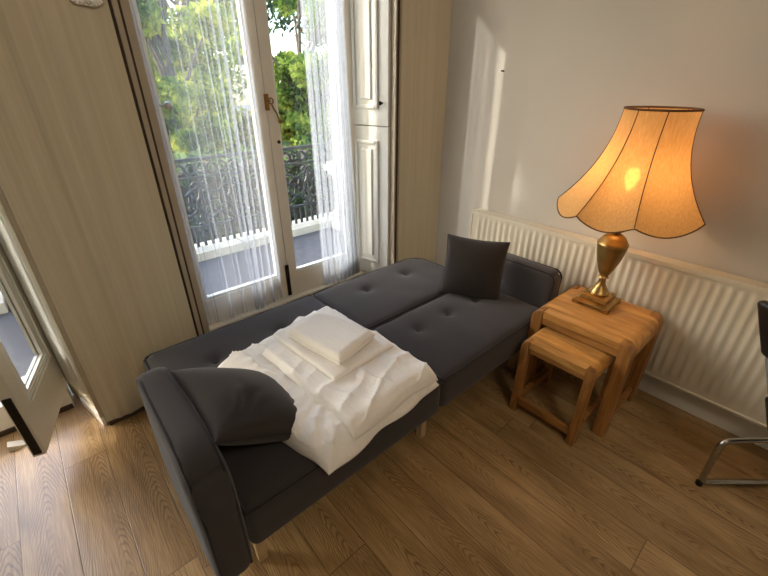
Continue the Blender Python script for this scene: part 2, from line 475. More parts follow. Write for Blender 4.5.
# ---------------------------------------------------- hinged reveal shutters
def on_reveal(p0, p1, s, off):
    d = Vector((p1[0] - p0[0], p1[1] - p0[1])); L = d.length; d /= L
    n = Vector((-d.y, d.x))
    q = Vector(p0) + d * s + n * off
    return (q.x, q.y)
def panel_box(mb, p0, p1, s0, s1, o0, o1, z0, z1):
    mb.prism([on_reveal(p0, p1, s0, o0), on_reveal(p0, p1, s1, o0), on_reveal(p0, p1, s1, o1), on_reveal(p0, p1, s0, o1)], z0, z1)
def shutter(name, p0, p1, L, parts, label, knob=None):
    root = empty(name, (p0[0], p0[1], parts[0][0]), label, 'shutter')
    for z0, z1 in parts:
        mb = MB(); panel_box(mb, p0, p1, 0, L, .004, .030, z0, z1)
        leaf = mb.build('leaf_panel', M['shut'], root, bevel=.003)
        b = MB()
        a0, a1, c0, c1 = .075, L - .055, z0 + .10, z1 - .085
        w = .022
        for q in ((a0, a0 + w, c0, c1), (a1 - w, a1, c0, c1), (a0 + w, a1 - w, c0, c0 + w), (a0 + w, a1 - w, c1 - w, c1)):
            panel_box(b, p0, p1, q[0], q[1], .0305, .043, q[2], q[3])
        panel_box(b, p0, p1, a0 + .055, a1 - .055, .0305, .040, c0 + .055, c1 - .055)
        b.build('raised_moulding', M['shut'], leaf, bevel=.005)
    if knob:
        q = on_reveal(p0, p1, knob[0], .055); q0 = on_reveal(p0, p1, knob[0], .031)
        k = MB().tube([(q0[0], q0[1], knob[1]), (q[0], q[1], knob[1])], [.006, .008], 10)
        vs = Vector((q[0], q[1], knob[1]))
        sph = [(.012 * math.sin(PI * i / 8) + .0001, knob[1] - .012 * math.cos(PI * i / 8)) for i in range(9)]
        k.lathe(sph, q[0], q[1], 14)
        k.build('knob', M['bolt'], root, smooth=True, label='small dark round knob')
    return root
P0, P1 = (1.836, 2.004), (1.757, 2.33)
shutter('window_shutter', P0, P1, .325, [(.17, 1.235), (1.241, 2.50)],
        'white panelled shutter folded into the side of the window, by the gathered net curtain', (.045, 1.375))
# left window's shutter edge, next to the papered pier
Q0, Q1 = (-.205, 2.20), (-.112, 2.06)
root = empty('window_shutter', (-.118, 2.06, .17), 'sunlit narrow white shutter edge between open glazed door and papered pier', 'shutter')
mb = MB().prism([(-.106, 2.04), (-.124, 2.04), (-.172, 2.19), (-.156, 2.19)], .16, 2.5)
mb.build('leaf_panel', M['shut'], root, bevel=.003)
MB().prism([(-.128, 2.045), (-.141, 2.065), (-.168, 2.15), (-.158, 2.146)], .25, 2.4).build('raised_moulding', M['shut'], root, bevel=.003)

# ---------------------------------------------------- French doors
def leaf(name, x0, x1, y0, y1, z0, z1, sl, sr, rb, rt, xf=None, w=.013):
    """glazed door leaf; xf maps a flat point to where the leaf hangs"""
    root = empty(name, (0, 0, 0), kind='structure')
    f = lambda p: xf(p) if xf else p
    def bx(mb, *a):
        t = MB().box(*a); mb.add([f(p) for p in t.v], t.f); return mb
    fr = MB()
    bx(fr, x0, x0 + sl, y0, y1, z0, z1); bx(fr, x1 - sr, x1, y0, y1, z0, z1)
    bx(fr, x0 + sl, x1 - sr, y0, y1, z0, z0 + rb); bx(fr, x0 + sl, x1 - sr, y0, y1, z1 - rt, z1)
    fr = fr.build('frame', M['white'], root)
    bd = MB(); g0, g1, h0, h1 = x0 + sl, x1 - sr, z0 + rb, z1 - rt
    for (ya, yb) in ((y0 + .006, y0 + .018), (y1 - .018, y1 - .006)):
        bx(bd, g0, g0 + w, ya, yb, h0, h1); bx(bd, g1 - w, g1, ya, yb, h0, h1)
        bx(bd, g0 + w, g1 - w, ya, yb, h0, h0 + (w * 1.4 if w < .02 else w))
        if w > .02:
            for e in (.3, .65): bx(bd, g0 + w * e, g1 - w * e, ya - .004 + .004 * (ya > (y0 + y1) / 2), yb + .004 * (ya > (y0 + y1) / 2), h0 + w * e - .004, h0 + w * e + .004); bx(bd, g0 + w, g1 - w, ya, yb, h1 - w, h1)
    bd.build('glazing_bead', M['shut'], fr)
    bx(MB(), g0, g1, (y0 + y1) / 2 - .002, (y0 + y1) / 2 + .002, h0, h1).build('pane', M['glass'], root)
    return root, fr
YD0, YD1 = 2.262, 2.304
XM = 1.122
dl, dlf = leaf('door_1', .492, XM - .002, YD0, YD1, SILL + .004, ZH - .05, .075, .060, .165, .09)
dr, drf = leaf('door_2', XM + .002, 1.748, YD0, YD1, SILL + .004, ZH - .05, .060, .10, .165, .09)
# frame round the doors
st(MB().box(.455, .490, 2.215, 2.325, SILL, ZH).box(1.750, 1.80, 2.30, 2.325, SILL, ZH).box(.490, 1.750, 2.255, 2.325, ZH - .046, ZH), 'trim_right_door_frame', M['white'])
# meeting stile furniture
MB().box(XM - .016, XM + .010, YD0 - .012, YD0 - .0005, .165, .395).box(XM - .008, XM + .002, YD0 - .022, YD0 - .012, .20, .36).build('flush_bolt', M['bolt'], dl, bevel=.002, label='dark iron bolt at the foot of the meeting stile')
MB().box(XM - .010, XM + .018, YD0 - .006, YD0 - .0005, 1.35, 1.435).build('lock_plate', M['gold'], dr, bevel=.003, label='small worn brass lock plate')
key = MB().tube([(XM + .006, YD0 - .002, 1.40), (XM + .006, YD0 - .045, 1.40)], .004, 8)
key.tube([(XM + .006 + .014 * math.cos(a), YD0 - .05, 1.40 + .014 * math.sin(a)) for a in np.linspace(0, 2 * PI, 16)[:-1]], .004, 8, True)
key = key.build('door_key', M['gold'], smooth=True, label='old brass key left in the lock between the two glazed doors', cat='key')
t2 = MB().tube([(XM + .008, YD0 - .05, 1.382), (XM + .018, YD0 - .05, 1.36), (XM + .034, YD0 - .048, 1.335), (XM + .046, YD0 - .046, 1.30)], .005, 8)
t2.tube([(XM + .046, YD0 - .046, 1.302), (XM + .052, YD0 - .045, 1.285)], .010, 8)
t2.build('hanging_fob', M['gold'], key, smooth=True)
q = MB().tube([(XM + .050, YD0 - .0005, 1.178), (XM + .050, YD0 - .006, 1.178)], .010, 12)
q.build('keyhole', M['bolt'], dr, label='dark keyhole below the lock')
kn = MB(); kx, ky, kz = .598, 2.215, 1.395
kn.tube([(.575, 2.262, kz), (.585, 2.23, kz)], .006, 10)
kn.lathe([(.019 * math.sin(PI * i / 10) + .0001, kz - .019 * math.cos(PI * i / 10)) for i in range(11)], kx, ky, 18)
kn.build('curtain_knob', M['steel'], dl, smooth=True, label='round silvery knob')

# left window: its right leaf stands open into the room
HX, HY = -.180, 2.255
ang = Vector((-.315 - HX, 1.745 - HY)); LL = ang.length; ang.normalize()
nrm = Vector((-ang.y, ang.x))
def swing(p):
    s, t, z = p
    return (HX + ang.x * s + nrm.x * t, HY + ang.y * s + nrm.y * t, z)
d3, d3f = leaf('door_3', 0, LL, -.021, .021, SILL + .006, ZH - .05, .095, .075, .195, .09, swing, .048)
d4, d4f = leaf('door_4', -1.435, -.815, YD0, YD1, SILL + .004, ZH - .05, .075, .060, .165, .09)
bm = MB(); t = MB().box(LL + .0005, LL + .007, -.014, .012, .17, .46); bm.add([swing(p) for p in t.v], t.f)
bm.build('flush_bolt', M['bolt'], d3, label='dark iron bolt let into the door edge')
bm = MB(); t = MB().box(-.012, .003, -.03, -.0215, .35, .44); bm.add([swing(p) for p in t.v], t.f)
bm.build('hinge', M['steel'], d3)

# ---------------------------------------------------- net curtains
def sheer(name, x0, x1, y, z0, z1, pleats, label, skew=0.0, nz=22, m='sheer'):
    """hanging voile: flat runs between pleats; every pleat doubles the cloth back on itself"""
    # pleat = (place 0..1, width in m, number of turns, drift towards the hem)
    rows = []
    for j in range(nz + 1):
        tz = j / nz; z = z1 + (z0 - z1) * tz
        pts = []; W = x1 - x0
        pl = sorted([(p + d * tz ** 1.3, w * (.8 + .45 * tz), k, d, i) for i, (p, w, k, d) in enumerate(pleats)], key=lambda q: pleats[q[4]][0])
        px = 0.0
        for (p, w, k, d, i) in pl:
            xa = x0 + W * px; xb = x0 + W * p
            for q in range(6):
                s = q / 6; xx = xa + (xb - xa) * s
                pts.append((xx, y + .010 * math.sin(23 * xx + 2 + .7 * tz) - .006 * math.sin(PI * s) * (1 + tz)))
            yb = y + .010 * math.sin(23 * xb + 2 + .7 * tz)
            for q in range(k):
                yq = yb - .0045 * (2 * q + 1)
                pts.append((xb + w, yq)); pts.append((xb + w * 1.03, yq - .0012))
                if q < k - 1 or True:
                    pts.append((xb + w * .04, yq - .0045)); pts.append((xb, yq - .0058))
            pts.append((xb + w, yb - .0045 * (2 * k + .4)))
            px = p + w / W
        xa = x0 + W * min(px, 1)
        for q in range(9): pts.append((xa + (x1 - xa) * q / 8, y + .010 * math.sin(23 * (xa + (x1 - xa) * q / 8) + 2)))
        rows.append([(px_ + skew * tz ** 1.6 * max(0, (px_ - x0) / W) ** 2, py_ - .02 * tz * math.sin(9 * px_ + 1), z) for px_, py_ in pts])
    n = len(rows[0]); vs = [p for r_ in rows for p in r_]; fs = []
    for j in range(nz):
        for i in range(n - 1):
            a = j * n + i
            fs.append((a, a + 1, a + n + 1, a + n))
    return MB().add(vs, fs).build(name, M[m], smooth='all', label=label, cat='curtain')
PL = [(.0, .022, 1, .0), (.075, .003, 1, .02), (.15, .005, 1, -.03), (.225, .003, 1, .03), (.30, .007, 1, -.02), (.37, .003, 1, .05), (.45, .004, 1, .01), (.52, .009, 1, .05), (.58, .003, 1, .0), (.635, .012, 2, -.05), (.70, .020, 2, -.07), (.775, .010, 1, -.06), (.83, .014, 2, -.02), (.89, .004, 1, .01), (.935, .014, 2, .0)]
PR = [(.0, .012, 2, .02), (.06, .010, 1, .03), (.12, .016, 2, .05), (.20, .006, 1, .05), (.27, .012, 2, .05), (.35, .010, 1, .06), (.41, .008, 1, .04), (.46, .016, 2, .03), (.54, .014, 2, .02), (.605, .018, 2, .03), (.675, .010, 1, .02), (.72, .018, 2, .02), (.785, .012, 2, .02), (.835, .016, 2, .01), (.89, .012, 2, .01), (.935, .014, 2, .0)]
c1 = sheer('net_curtain', .530, 1.062, 2.215, .185, 2.46, PL, 'sheer white net curtain hanging over the left glazed door')
c2 = sheer('net_curtain', 1.362, 1.64, 2.205, .18, 2.46, PR, 'sheer white net curtain bunched to the right beside the panelled shutter', skew=.06, m='sheer2')
for c, xa, xb, yy in ((c1, .535, 1.055, 2.215), (c2, 1.19, 1.68, 2.205)):
    MB().tube([(xa, yy, 2.465), (xb, yy, 2.465)], .006, 8).build('curtain_wire', M['white'], c)

# ---------------------------------------------------- balcony and garden
st(MB().box(-3.2, 3.6, 2.42, 3.80, -.16, .0), 'balcony_floor', M['deck'])
kb = MB()
for x in np.arange(-3.1, 3.5, .9):
    kb.box(x, x + .885, 3.66, 3.82, .0, .085)
kb.box(-3.2, 3.5, 3.825, 4.20, -.16, -.01)
st(kb, 'balcony_kerb', M['stone'], bevel=.006)
RY = 3.90
rail = empty('balcony_railing', (1.0, RY, .0), 'ornate black cast iron railing along the balcony edge', 'railing')
MB().box(-2.9, 3.35, RY - .022, RY + .022, .855, .885).build('top_rail', M['iron'], rail)
MB().box(-2.9, 3.35, RY - .015, RY + .015, .235, .26).box(-2.9, 3.35, RY - .015, RY + .015, .03, .05).box(-2.9, 3.35, RY - .012, RY + .012, .70, .72).build('cross_rail', M['iron'], rail)
def arc(cx, cz, r, a0, a1, n=12): return [(cx + r * math.cos(a), RY, cz + r * math.sin(a)) for a in np.linspace(a0, a1, n)]
proto = None
for i, x in enumerate(np.arange(-2.755, 3.3, .29)):
    if proto is None:
        mb = MB(); c = x; z = .465
        mb.tube(arc(c, z, .095, 0, 2 * PI, 25)[:-1], .013, 6, True)
        mb.tube(arc(c, z, .03, 0, 2 * PI, 13)[:-1], .010, 6, True)
        for k in range(4):
            a = PI / 4 + k * PI / 2
            mb.tube([(c + .035 * math.cos(a), RY, z + .035 * math.sin(a)), (c + .09 * math.cos(a + .35), RY, z + .09 * math.sin(a + .35))], .011, 6)
        for sx in (-1, 1):
            for sz in (-1, 1):
                pts = [(c + sx * .02, RY, z + sz * .10), (c + sx * .06, RY, z + sz * .135), (c + sx * .115, RY, z + sz * .15), (c + sx * .135, RY, z + sz * .19 if sz > 0 else z - .19), (c + sx * .10, RY, z + sz * .205), (c + sx * .08, RY, z + sz * .18)]
                mb.tube(pts, .012, 6)
                mb.tube([(c + sx * .095, RY, z + sz * .03), (c + sx * .125, RY, z + sz * .06), (c + sx * .143, RY, z + sz * .12)], .012, 6)
                mb.lathe([(.0005, z + sz * .12 - .022), (.02, z + sz * .12), (.0005, z + sz * .12 + .022)], c + sx * .105, RY, 6)
            mb.tube([(c + sx * .143, RY, .25), (c + sx * .143, RY, .71)], .009, 6)
        for k in range(3):
            mb.tube(arc(c - .095 + .095 * k, .785, .043, 0, 2 * PI, 13)[:-1], .010, 6, True)
        proto = mb.build('scroll_panel', M['iron'], rail, smooth=True)
    else:
        o = proto.copy(); col.objects.link(o); o.parent = rail; o.location.x = x + 2.755; OFF[o.name] = Vector()
pb = None
for i, x in enumerate(np.arange(-2.88, 3.3, .0725)):
    if pb is None:
        pb = MB().box(x - .013, x + .013, RY - .009, RY + .009, .05, .235).build('baluster', M['iron'], rail)
    else:
        o = pb.copy(); col.objects.link(o); o.parent = rail; o.location.x = x + 2.88
# pale stone pier with a moulded cap at the right end of the balcony
pr_ = empty('stone_pillar', (2.645, 3.46, 0), 'sunlit pale stone pillar with moulded cap at right end of balcony', 'pillar')
MB().box(2.49, 2.80, 3.30, 3.62, 0.0, 3.2).build('shaft', M['stone'], pr_, bevel=.008)
cp = MB()
for (e, z0, z1) in ((.02, .56, .60), (.05, .60, .64), (.085, .64, .70), (.06, .70, .73)):
    cp.box(2.49 - e, 2.80 + e, 3.30 - e, 3.62 + e, z0, z1)
cp.build('cap', M['stone'], pr_, bevel=.006)
cp = MB()
for (e, z0, z1) in ((.06, .0, .16), (.035, .16, .20)):
    cp.box(2.49 - e, 2.80 + e, 3.30 - e, 3.62 + e, z0, z1)
cp.build('foot', M['stone'], pr_, bevel=.006)
st(MB().box(-60, 60, 4.0, 90, -3.3, -3.2), 'ground_outside', M['lawn'])

def leaves_mesh(name, centers, sizes, m, parent):
    n = len(centers)
    u = rng.normal(size=(n, 3)); u /= np.linalg.norm(u, axis=1)[:, None]
    w = rng.normal(size=(n, 3)); w -= (w * u).sum(1)[:, None] * u; w /= np.linalg.norm(w, axis=1)[:, None]
    off = np.array(OFF[parent.name])
    c = centers - off; s = sizes[:, None]
    nn = np.cross(u, w)
    v = np.stack([c - u * s, c + w * s * .45 + nn * s * .12, c + u * s, c - w * s * .45 + nn * s * .12], 1).reshape(-1, 3)
    me = bpy.data.meshes.new(name)
    me.vertices.add(4 * n); me.vertices.foreach_set('co', v.ravel())
    me.loops.add(4 * n); me.loops.foreach_set('vertex_index', np.arange(4 * n, dtype=np.int32))
    me.polygons.add(n); me.polygons.foreach_set('loop_start', np.arange(0, 4 * n, 4, dtype=np.int32))
    me.update(); me.validate(); me.materials.append(m)
    return link(name, me, parent)

def tree(x, y, z0, h, r, n, m, label, leaf=.10, crown0=.25, crown=None):
    root = empty('tree', (x, y, z0), label, 'tree')
    tk = MB()
    tk.tube([(x, y, z0), (x + .1, y, z0 + h * .3), (x + .05, y + .1, z0 + h * .6), (x + .2, y, z0 + h * .92)], [h * .014, h * .010, h * .007, .02], 10)
    blobs = []
    for k in range((26 if r < 2 else 64) if crown is None else len(crown)):
        a = random.uniform(0, 2 * PI); t_ = random.uniform(crown0, 1)
        rr = r * math.sqrt(random.random()) * math.sin(PI * min(.97, .15 + .85 * (1 - t_) ** .7 + .12)) 
        c = Vector((x + rr * math.cos(a), y + rr * math.sin(a), z0 + h * t_))
        rad_ = r * random.uniform(.22, .40)
        if crown: c, rad_ = crown[k]
        blobs.append((c, rad_))
        st_ = Vector((x + .05, y, z0 + h * max(.2, t_ - .2)))
        mid = (st_ + c) / 2 + Vector((0, 0, .1))
        tk.tube([st_, mid, c], [.04, .028, .012], 6)
    tk.build('trunk', M['bark'], root, smooth=True)
    bi = rng.integers(0, len(blobs), n)
    bc = np.array([list(b[0]) for b in blobs])[bi]; br = np.array([b[1] for b in blobs])[bi]
    d = rng.normal(size=(n, 3)); d /= np.linalg.norm(d, axis=1)[:, None]
    rad = rng.random(n) ** .45
    cen = bc + d * (br * rad)[:, None] * np.array([1, 1, .8])
    leaves_mesh('foliage', cen, leaf * rng.uniform(.6, 1.2, n), m, root)

tree(2.4, 8.5, -3.2, 7.4, 1.25, 22000, M['leafy'], 'yellow-green tree seen through the left glazed door', .075, .30)
tree(5.2, 8.7, -3.2, 7.4, 1.25, 14000, M['leafg'], 'mid green tree with a thick trunk, seen through the right glazed door', .085, .35)
tree(4.3, 13.2, -3.2, 9.4, 2.3, 46000, M['leafy'], 'tall pale tree furthest back, between the two nearer trees', .11, .12)
crown = []
for k in range(78):      # added unseen crown, shaped to block sun but spare the wall streak
    p_ = random.uniform(-.7, 1.93) if k < 56 else random.uniform(1.94, 2.10); zc = random.uniform(4.6, 8.0); t_ = 8 + random.uniform(-.7, .7)
    crown.append((Vector((-.745 * t_ + .667 * p_, .667 * t_ + .745 * p_, zc)), random.uniform(.38, .50) if k < 56 else .36))
tree(-5.5, 5.9, -3.2, 10.4, 1.6, 42000, M['leafg'], 'unseen leafy tree added left of the balcony to keep sun off the sofa', .11, .72, crown)
tree(9.4, 13.4, -3.2, 9.0, 2.4, 9000, M['leafd'], 'tall darker tree furthest right beyond the balcony', .12, .2)
# clipped hedge below, beyond the railing
hg = empty('hedge', (2.0, 6.0, -3.2), 'dark clipped hedge just beyond the balcony railing', 'hedge')
n = 26000
cen = np.column_stack([rng.uniform(-4.5, 9.0, n), 5.4 + rng.random(n) ** 2 * 1.3, -3.1 + 3.72 * rng.random(n)])
leaves_mesh('foliage', cen, .085 * rng.uniform(.6, 1.3, n), M['leafd'], hg)
MB().box(-4.4, 8.9, 5.75, 6.5, -3.2, .40).build('branch_core', M['bark'], hg)

sb_ = empty('shrubbery', (4.0, 10.2, -3.2), 'bright yellow-green bank of shrubs behind the hedge and the nearer trees', 'shrubs')
n = 22000
cx_ = rng.uniform(-.5, 9.0, n)
cen = np.column_stack([cx_, 9.9 + rng.random(n) * 1.0, -3.1 + (4.35 + .35 * np.sin(cx_ * 2.3) + .25 * np.sin(cx_ * 5.1)) * rng.random(n) ** .8])
leaves_mesh('foliage', cen, .10 * rng.uniform(.6, 1.3, n), M['leafy'], sb_)
MB().box(-.4, 8.9, 10.55, 10.85, -3.2, .6).build('branch_core', M['bark'], sb_)

# ---------------------------------------------------- sofa bed
SZ = .42; SB = .245
sofa = empty('sofa_bed', (1.0, 1.26, 0), 'charcoal fabric sofa bed opened flat under the window, with two low padded arms', 'sofa bed')
def cushion(nm, x0, x1, y0, y1, tufts, cr, lab=None, corner=0.0, z1=SZ):
    cx, cy = (x0 + x1) / 2, (y0 + y1) / 2
    def wp(p, nn):
        x, y, z = p
        top = (z - SB) / (z1 - SB)
        if top > .5:
            ux = (x - cx) / (x1 - x0) * 2; uy = (y - cy) / (y1 - y0) * 2
            z += cr * (1 - ux ** 4) * (1 - uy ** 4) * (top - .5) * 2
            for (a, b) in tufts:
                d2 = (x - a) ** 2 + (y - b) ** 2; dd = math.sqrt(d2)
                z -= (.022 * math.exp(-d2 / .0005) + .012 * math.exp(-d2 / .004)) * (top - .5) * 2
            z += .0025 * noise.noise(Vector((x * 9, y * 9, 1.3)))
        # plan corner rounding on the free ends
        if corner:
            for sx, X in ((1, x1), (-1, x0)):
                if abs(sx) and ((corner > 0 and sx > 0) or (corner < 0 and sx < 0)):
                    for Y, sy in ((y1, 1),):
                        R = abs(corner)
                        ccx, ccy = X - sx * R, Y - sy * R
                        dx, dy = (x - ccx) * sx, (y - ccy) * sy
                        if dx > 0 and dy > 0:
                            m_ = max(dx, dy); l_ = math.hypot(dx, dy)
                            if l_ > 1e-6:
                                k_ = m_ / l_; x = ccx + sx * dx * k_; y = ccy + sy * dy * k_
        return (x, y, z)
    o = MB().rbox(x0, x1, y0, y1, SB, z1, .030, .02, wp).build(nm, M['sofa'], sofa, smooth='all')
    # piping round the top edge
    pts = []
    R = .03; e = .0055
    def edge(ax, ay, bx, by, k):
        for i in range(k): pts.append([ax + (bx - ax) * i / k, ay + (by - ay) * i / k])
    edge(x0 + e, y0 + e, x1 - e, y0 + e, 24); edge(x1 - e, y0 + e, x1 - e, y1 - e, 16)
    edge(x1 - e, y1 - e, x0 + e, y1 - e, 24); edge(x0 + e, y1 - e, x0 + e, y0 + e, 16)
    P = []
    for (x, y) in pts:
        q = wp(Vector((x, y, z1 - .012)), None); 
        # keep the cord on the rounded shoulder
        P.append((q[0], q[1], z1 - .008 + .001 * math.sin(31 * x + 17 * y)))
    MB().tube(P, .0048, 8, True).build('piping', M['piping'], o, smooth=True)
    for (a, b) in tufts:
        zz = z1 + cr - .030
        MB().lathe([(.0005, zz - .004), (.010, zz - .002), (.012, zz + .001), (.008, zz + .004), (.0005, zz + .005)], a, b, 12).build('tuft_button', M['piping'], o, smooth=True)
    return o
XA, XS, XB = .158, 1.006, 1.848
cushion('seat_cushion', XA, XS - .002, .765, 1.258, [(.36, 1.10), (.58, 1.10), (.80, 1.10)], .012)
cushion('seat_cushion', XS + .002, XB, .770, 1.258, [(1.206, 1.10), (1.426, 1.098), (1.646, 1.092)], .012)
cushion('back_cushion', .122, XS - .002, 1.268, 1.765, [(.363, 1.52), (.70, 1.54)], .012, corner=-.05)
cushion('back_cushion', XS + .002, 1.865, 1.268, 1.765, [(1.278, 1.585), (1.597, 1.59)], .012, corner=.11)
def arm(x0, x1, lean, y0, y1, z1, fr=.17):
    z0 = .185
    R = .075
    def wp(p, nn):
        x, y, z = p
        for (Y, sy) in ((y0, -1), (y1, 1)):
            for (Z, sz, r) in ((z1, 1, fr if sy < 0 else .085), (z0, -1, .03)):
                cy_, cz_ = Y - sy * r, Z - sz * r
                dy, dz = (y - cy_) * sy, (z - cz_) * sz
                if dy > 0 and dz > 0:
                    k = max(dy, dz) / max(1e-6, math.hypot(dy, dz))
                    y = cy_ + sy * dy * k; z = cz_ + sz * dz * k
        puff = 1 - ((y - 1.0) / .27) ** 4
        s = 1 if x > (x0 + x1) / 2 else -1
        if abs(x - (x0 + x1) / 2) > .03: x += s * .008 * max(0, puff) * (1 - ((z - .42) / .24) ** 4) if abs(z - .42) < .24 else 0
        x += lean * (z - SB) / .37
        x += .003 * noise.noise(Vector((x * 5, y * 8, z * 8)))
        return (x, y, z)
    o = MB().rbox(x0, x1, y0, y1, z0, z1, .034, .022, wp).build('arm', M['sofa'], sofa, smooth='all')
    for xe in (x0 + .008, x1 - .008):
        P = []
        n = 14
        path = [(y0 + .01, z0 + .03), (y0 + .008, z1 - fr * 1.06), (y0 + fr * .13, z1 - fr * .68), (y0 + fr * .33, z1 - fr * .32), (y0 + fr * .65, z1 - fr * .12), (y0 + fr * 1.06, z1 - .008), (y1 - .09, z1 - .009), (y1 - .03, z1 - .035), (y1 - .008, z1 - .09), (y1 - .01, z0 + .03)]
        for (a, b) in zip(path[:-1], path[1:]):
            for i in range(6):
                y = a[0] + (b[0] - a[0]) * i / 6; z = a[1] + (b[1] - a[1]) * i / 6
                P.append((xe + lean * (z - SB) / .37, y, z))
        MB().tube(P, .005, 8).build('piping', M['piping'], o, smooth=True)
    return o
arm(.050, .152, .004, .755, 1.345, .65)
arm(1.854, 1.950, .02, .775, 1.262, .612, .06)
MB().box(.22, 1.80, .84, 1.70, .205, SB - .002).build('base_frame', M['leather'], sofa)
for (x, y) in ((1.02, .885), (.205, .885), (1.79, .885), (.205, 1.66), (1.02, 1.66), (1.79, 1.66)):
    MB().prism([(x - .016, y - .016), (x + .016, y - .016), (x + .016, y + .016), (x - .016, y + .016)], 0, .206).build('leg', M['leg'], sofa, label='pale block leg')

# ---------------------------------------------------- cushions
def pillow(name, c, ex, ey, ez, half, thick, m, label, dent=0, pinch=.07):
    """square cushion: ex, ey span it, ez is its thickness direction"""
    ex, ey, ez = (Vector(v).normalized() for v in (ex, ey, ez)); c = Vector(c)
    hu, hv = half if isinstance(half, tuple) else (half, half); half = (hu + hv) / 2
    n = 44; mb = MB(); vs = []; fs = []
    for side in (1, -1):
        for j in range(n + 1):
            for i in range(n + 1):
                u = -1 + 2 * i / n; v = -1 + 2 * j / n
                u2 = math.sin(u * PI / 2); v2 = math.sin(v * PI / 2)
                a = u2 * (1 - pinch * (1 - v2 * v2)); b = v2 * (1 - pinch * (1 - u2 * u2))
                t_ = thick * (max(0, 1 - u2 ** 2) * max(0, 1 - v2 ** 2)) ** .42
                pt = Vector((a * half * 3, b * half * 3, side * 2.0))
                t_ += thick * .10 * noise.noise(pt * 2.2) * (1 - u2 ** 2) ** .5 * (1 - v2 ** 2) ** .5
                if dent and side > 0:
                    for (cu, cv, an, ln, wd_, am) in ((.56, .40, .9, .34, .060, 1.0), (.42, .52, .7, .30, .050, -.6), (.70, .22, 1.2, .22, .05, .7), (.1, .35, .35, .5, .07, .35)):
                        qu, qv = u2 - cu, v2 - cv
                        al = qu * math.cos(an) + qv * math.sin(an); pe = -qu * math.sin(an) + qv * math.cos(an) + .05 * math.sin(al * 7)
                        t_ -= dent * am * math.exp(-(al / ln) ** 2 - (pe / wd_) ** 2)
                vs.append(c + ex * (a * hu) + ey * (b * hv) + ez * (side * t_))
    N = (n + 1) ** 2
    for j in range(n):
        for i in range(n):
            a = j * (n + 1) + i
            fs.append((a, a + 1, a + n + 2, a + n + 1)); fs.append((N + a, N + a + n + 1, N + a + n + 2, N + a + 1))
    mb.add(vs, fs)
    # weld the two sides along the seam
    key = {}; remap = []; nv = []
    for p in mb.v:
        k = tuple(round(q, 5) for q in p)
        if k not in key: key[k] = len(nv); nv.append(p)
        remap.append(key[k])
    mb.v = nv; mb.f = [tuple(dict.fromkeys(remap[i] for i in f)) for f in mb.f]; mb.f = [f for f in mb.f if len(f) > 2]
    o = mb.build(name, m, smooth='all', label=label, cat='cushion')
    seam = []
    for (A, B) in (((-1, -1), (1, -1)), ((1, -1), (1, 1)), ((1, 1), (-1, 1)), ((-1, 1), (-1, -1))):
        for i in range(16):
            u = A[0] + (B[0] - A[0]) * i / 16; v = A[1] + (B[1] - A[1]) * i / 16
            u2 = math.sin(u * PI / 2); v2 = math.sin(v * PI / 2)
            a = u2 * (1 - pinch * (1 - v2 * v2)); b = v2 * (1 - pinch * (1 - u2 * u2))
            seam.append(c + ex * (a * hu) + ey * (b * hv))
    MB().tube(seam, .003, 6, True).build('seam_edge', M['piping'], o, smooth=True)
    return o
# upright cushion against the far arm
ex = Vector((.20, -.29, -.02)).normalized(); up = Vector((.17, .17, .80)); up = (up - ex * up.dot(ex)).normalized()
pillow('scatter_cushion', (1.682, 1.152, .582), ex, up, ex.cross(up), .166, .058, M['sofa2'],
       'square charcoal cushion standing upright against the far arm of the sofa bed')
# slumped cushion leaning on the near arm
ex = Vector((.02, -1, 0)).normalized(); up = Vector((-.80, .06, .50)); up = (up - ex * up.dot(ex)).normalized()
pillow('scatter_cushion', (.316, 1.066, .527), ex, up, -(ex.cross(up)) if ex.cross(up).z < 0 else ex.cross(up), (.200, .196), .084, M['sofa2'],
       'plump creased charcoal cushion leaning on the near arm, beside the white duvet', dent=.016)

# ---------------------------------------------------- bedding
def bilin(q, u, v):
    A, B, C, D = [Vector(p) for p in q]      # u from A to B, v from A to D
    return A * (1 - u) * (1 - v) + B * u * (1 - v) + C * u * v + D * (1 - u) * v
def pad(quad, base, thick, edge, wr, n=90, ragged=.012, seed=0, sag=None, power=.5):
    """soft folded cloth: quad gives the four plan corners, base(x,y) what it lies on"""
    mb = MB(); vs = []; fs = []; N = (n + 1) ** 2
    for side in (1, 0):
        for j in range(n + 1):
            for i in range(n + 1):
                u = i / n; v = j / n
                u = .5 - .5 * math.cos(PI * u); v = .5 - .5 * math.cos(PI * v)
                p = bilin(quad, u, v)
                eu = min(u, 1 - u); ev = min(v, 1 - v)
                # ragged outline
                f1 = noise.noise(Vector((p.x * 7 + seed, p.y * 7, seed))); f2 = noise.noise(Vector((p.x * 7, p.y * 7 + seed, 5 + seed)))
                p = p + Vector((f1, f2)) * ragged
                du = min(1, eu / edge); dv = min(1, ev / edge)
                prof = ((1 - (1 - du) ** 2) * (1 - (1 - dv) ** 2)) ** power
                b = base(p.x, p.y)
                h = thick(u, v) if callable(thick) else thick
                z = b + (h * prof + wr(u, v, p.x, p.y) * min(1, prof * 1.3)) * side
                if side: z = max(z, b + .0015 * prof)
                if sag: z += sag(u, v)
                vs.append((p.x, p.y, z))
    for j in range(n):
        for i in range(n):
            a = j * (n + 1) + i
            fs.append((a, a + 1, a + n + 2, a + n + 1)); fs.append((N + a, N + a + n + 1, N + a + n + 2, N + a + 1))
    for i in range(n):
        for (a, b) in ((i, i + 1), (n * (n + 1) + i + 1, n * (n + 1) + i), ((i + 1) * (n + 1), i * (n + 1)), (i * (n + 1) + n, (i + 1) * (n + 1) + n)):
            fs.append((a, N + a, N + b, b))
    return mb.add(vs, fs)
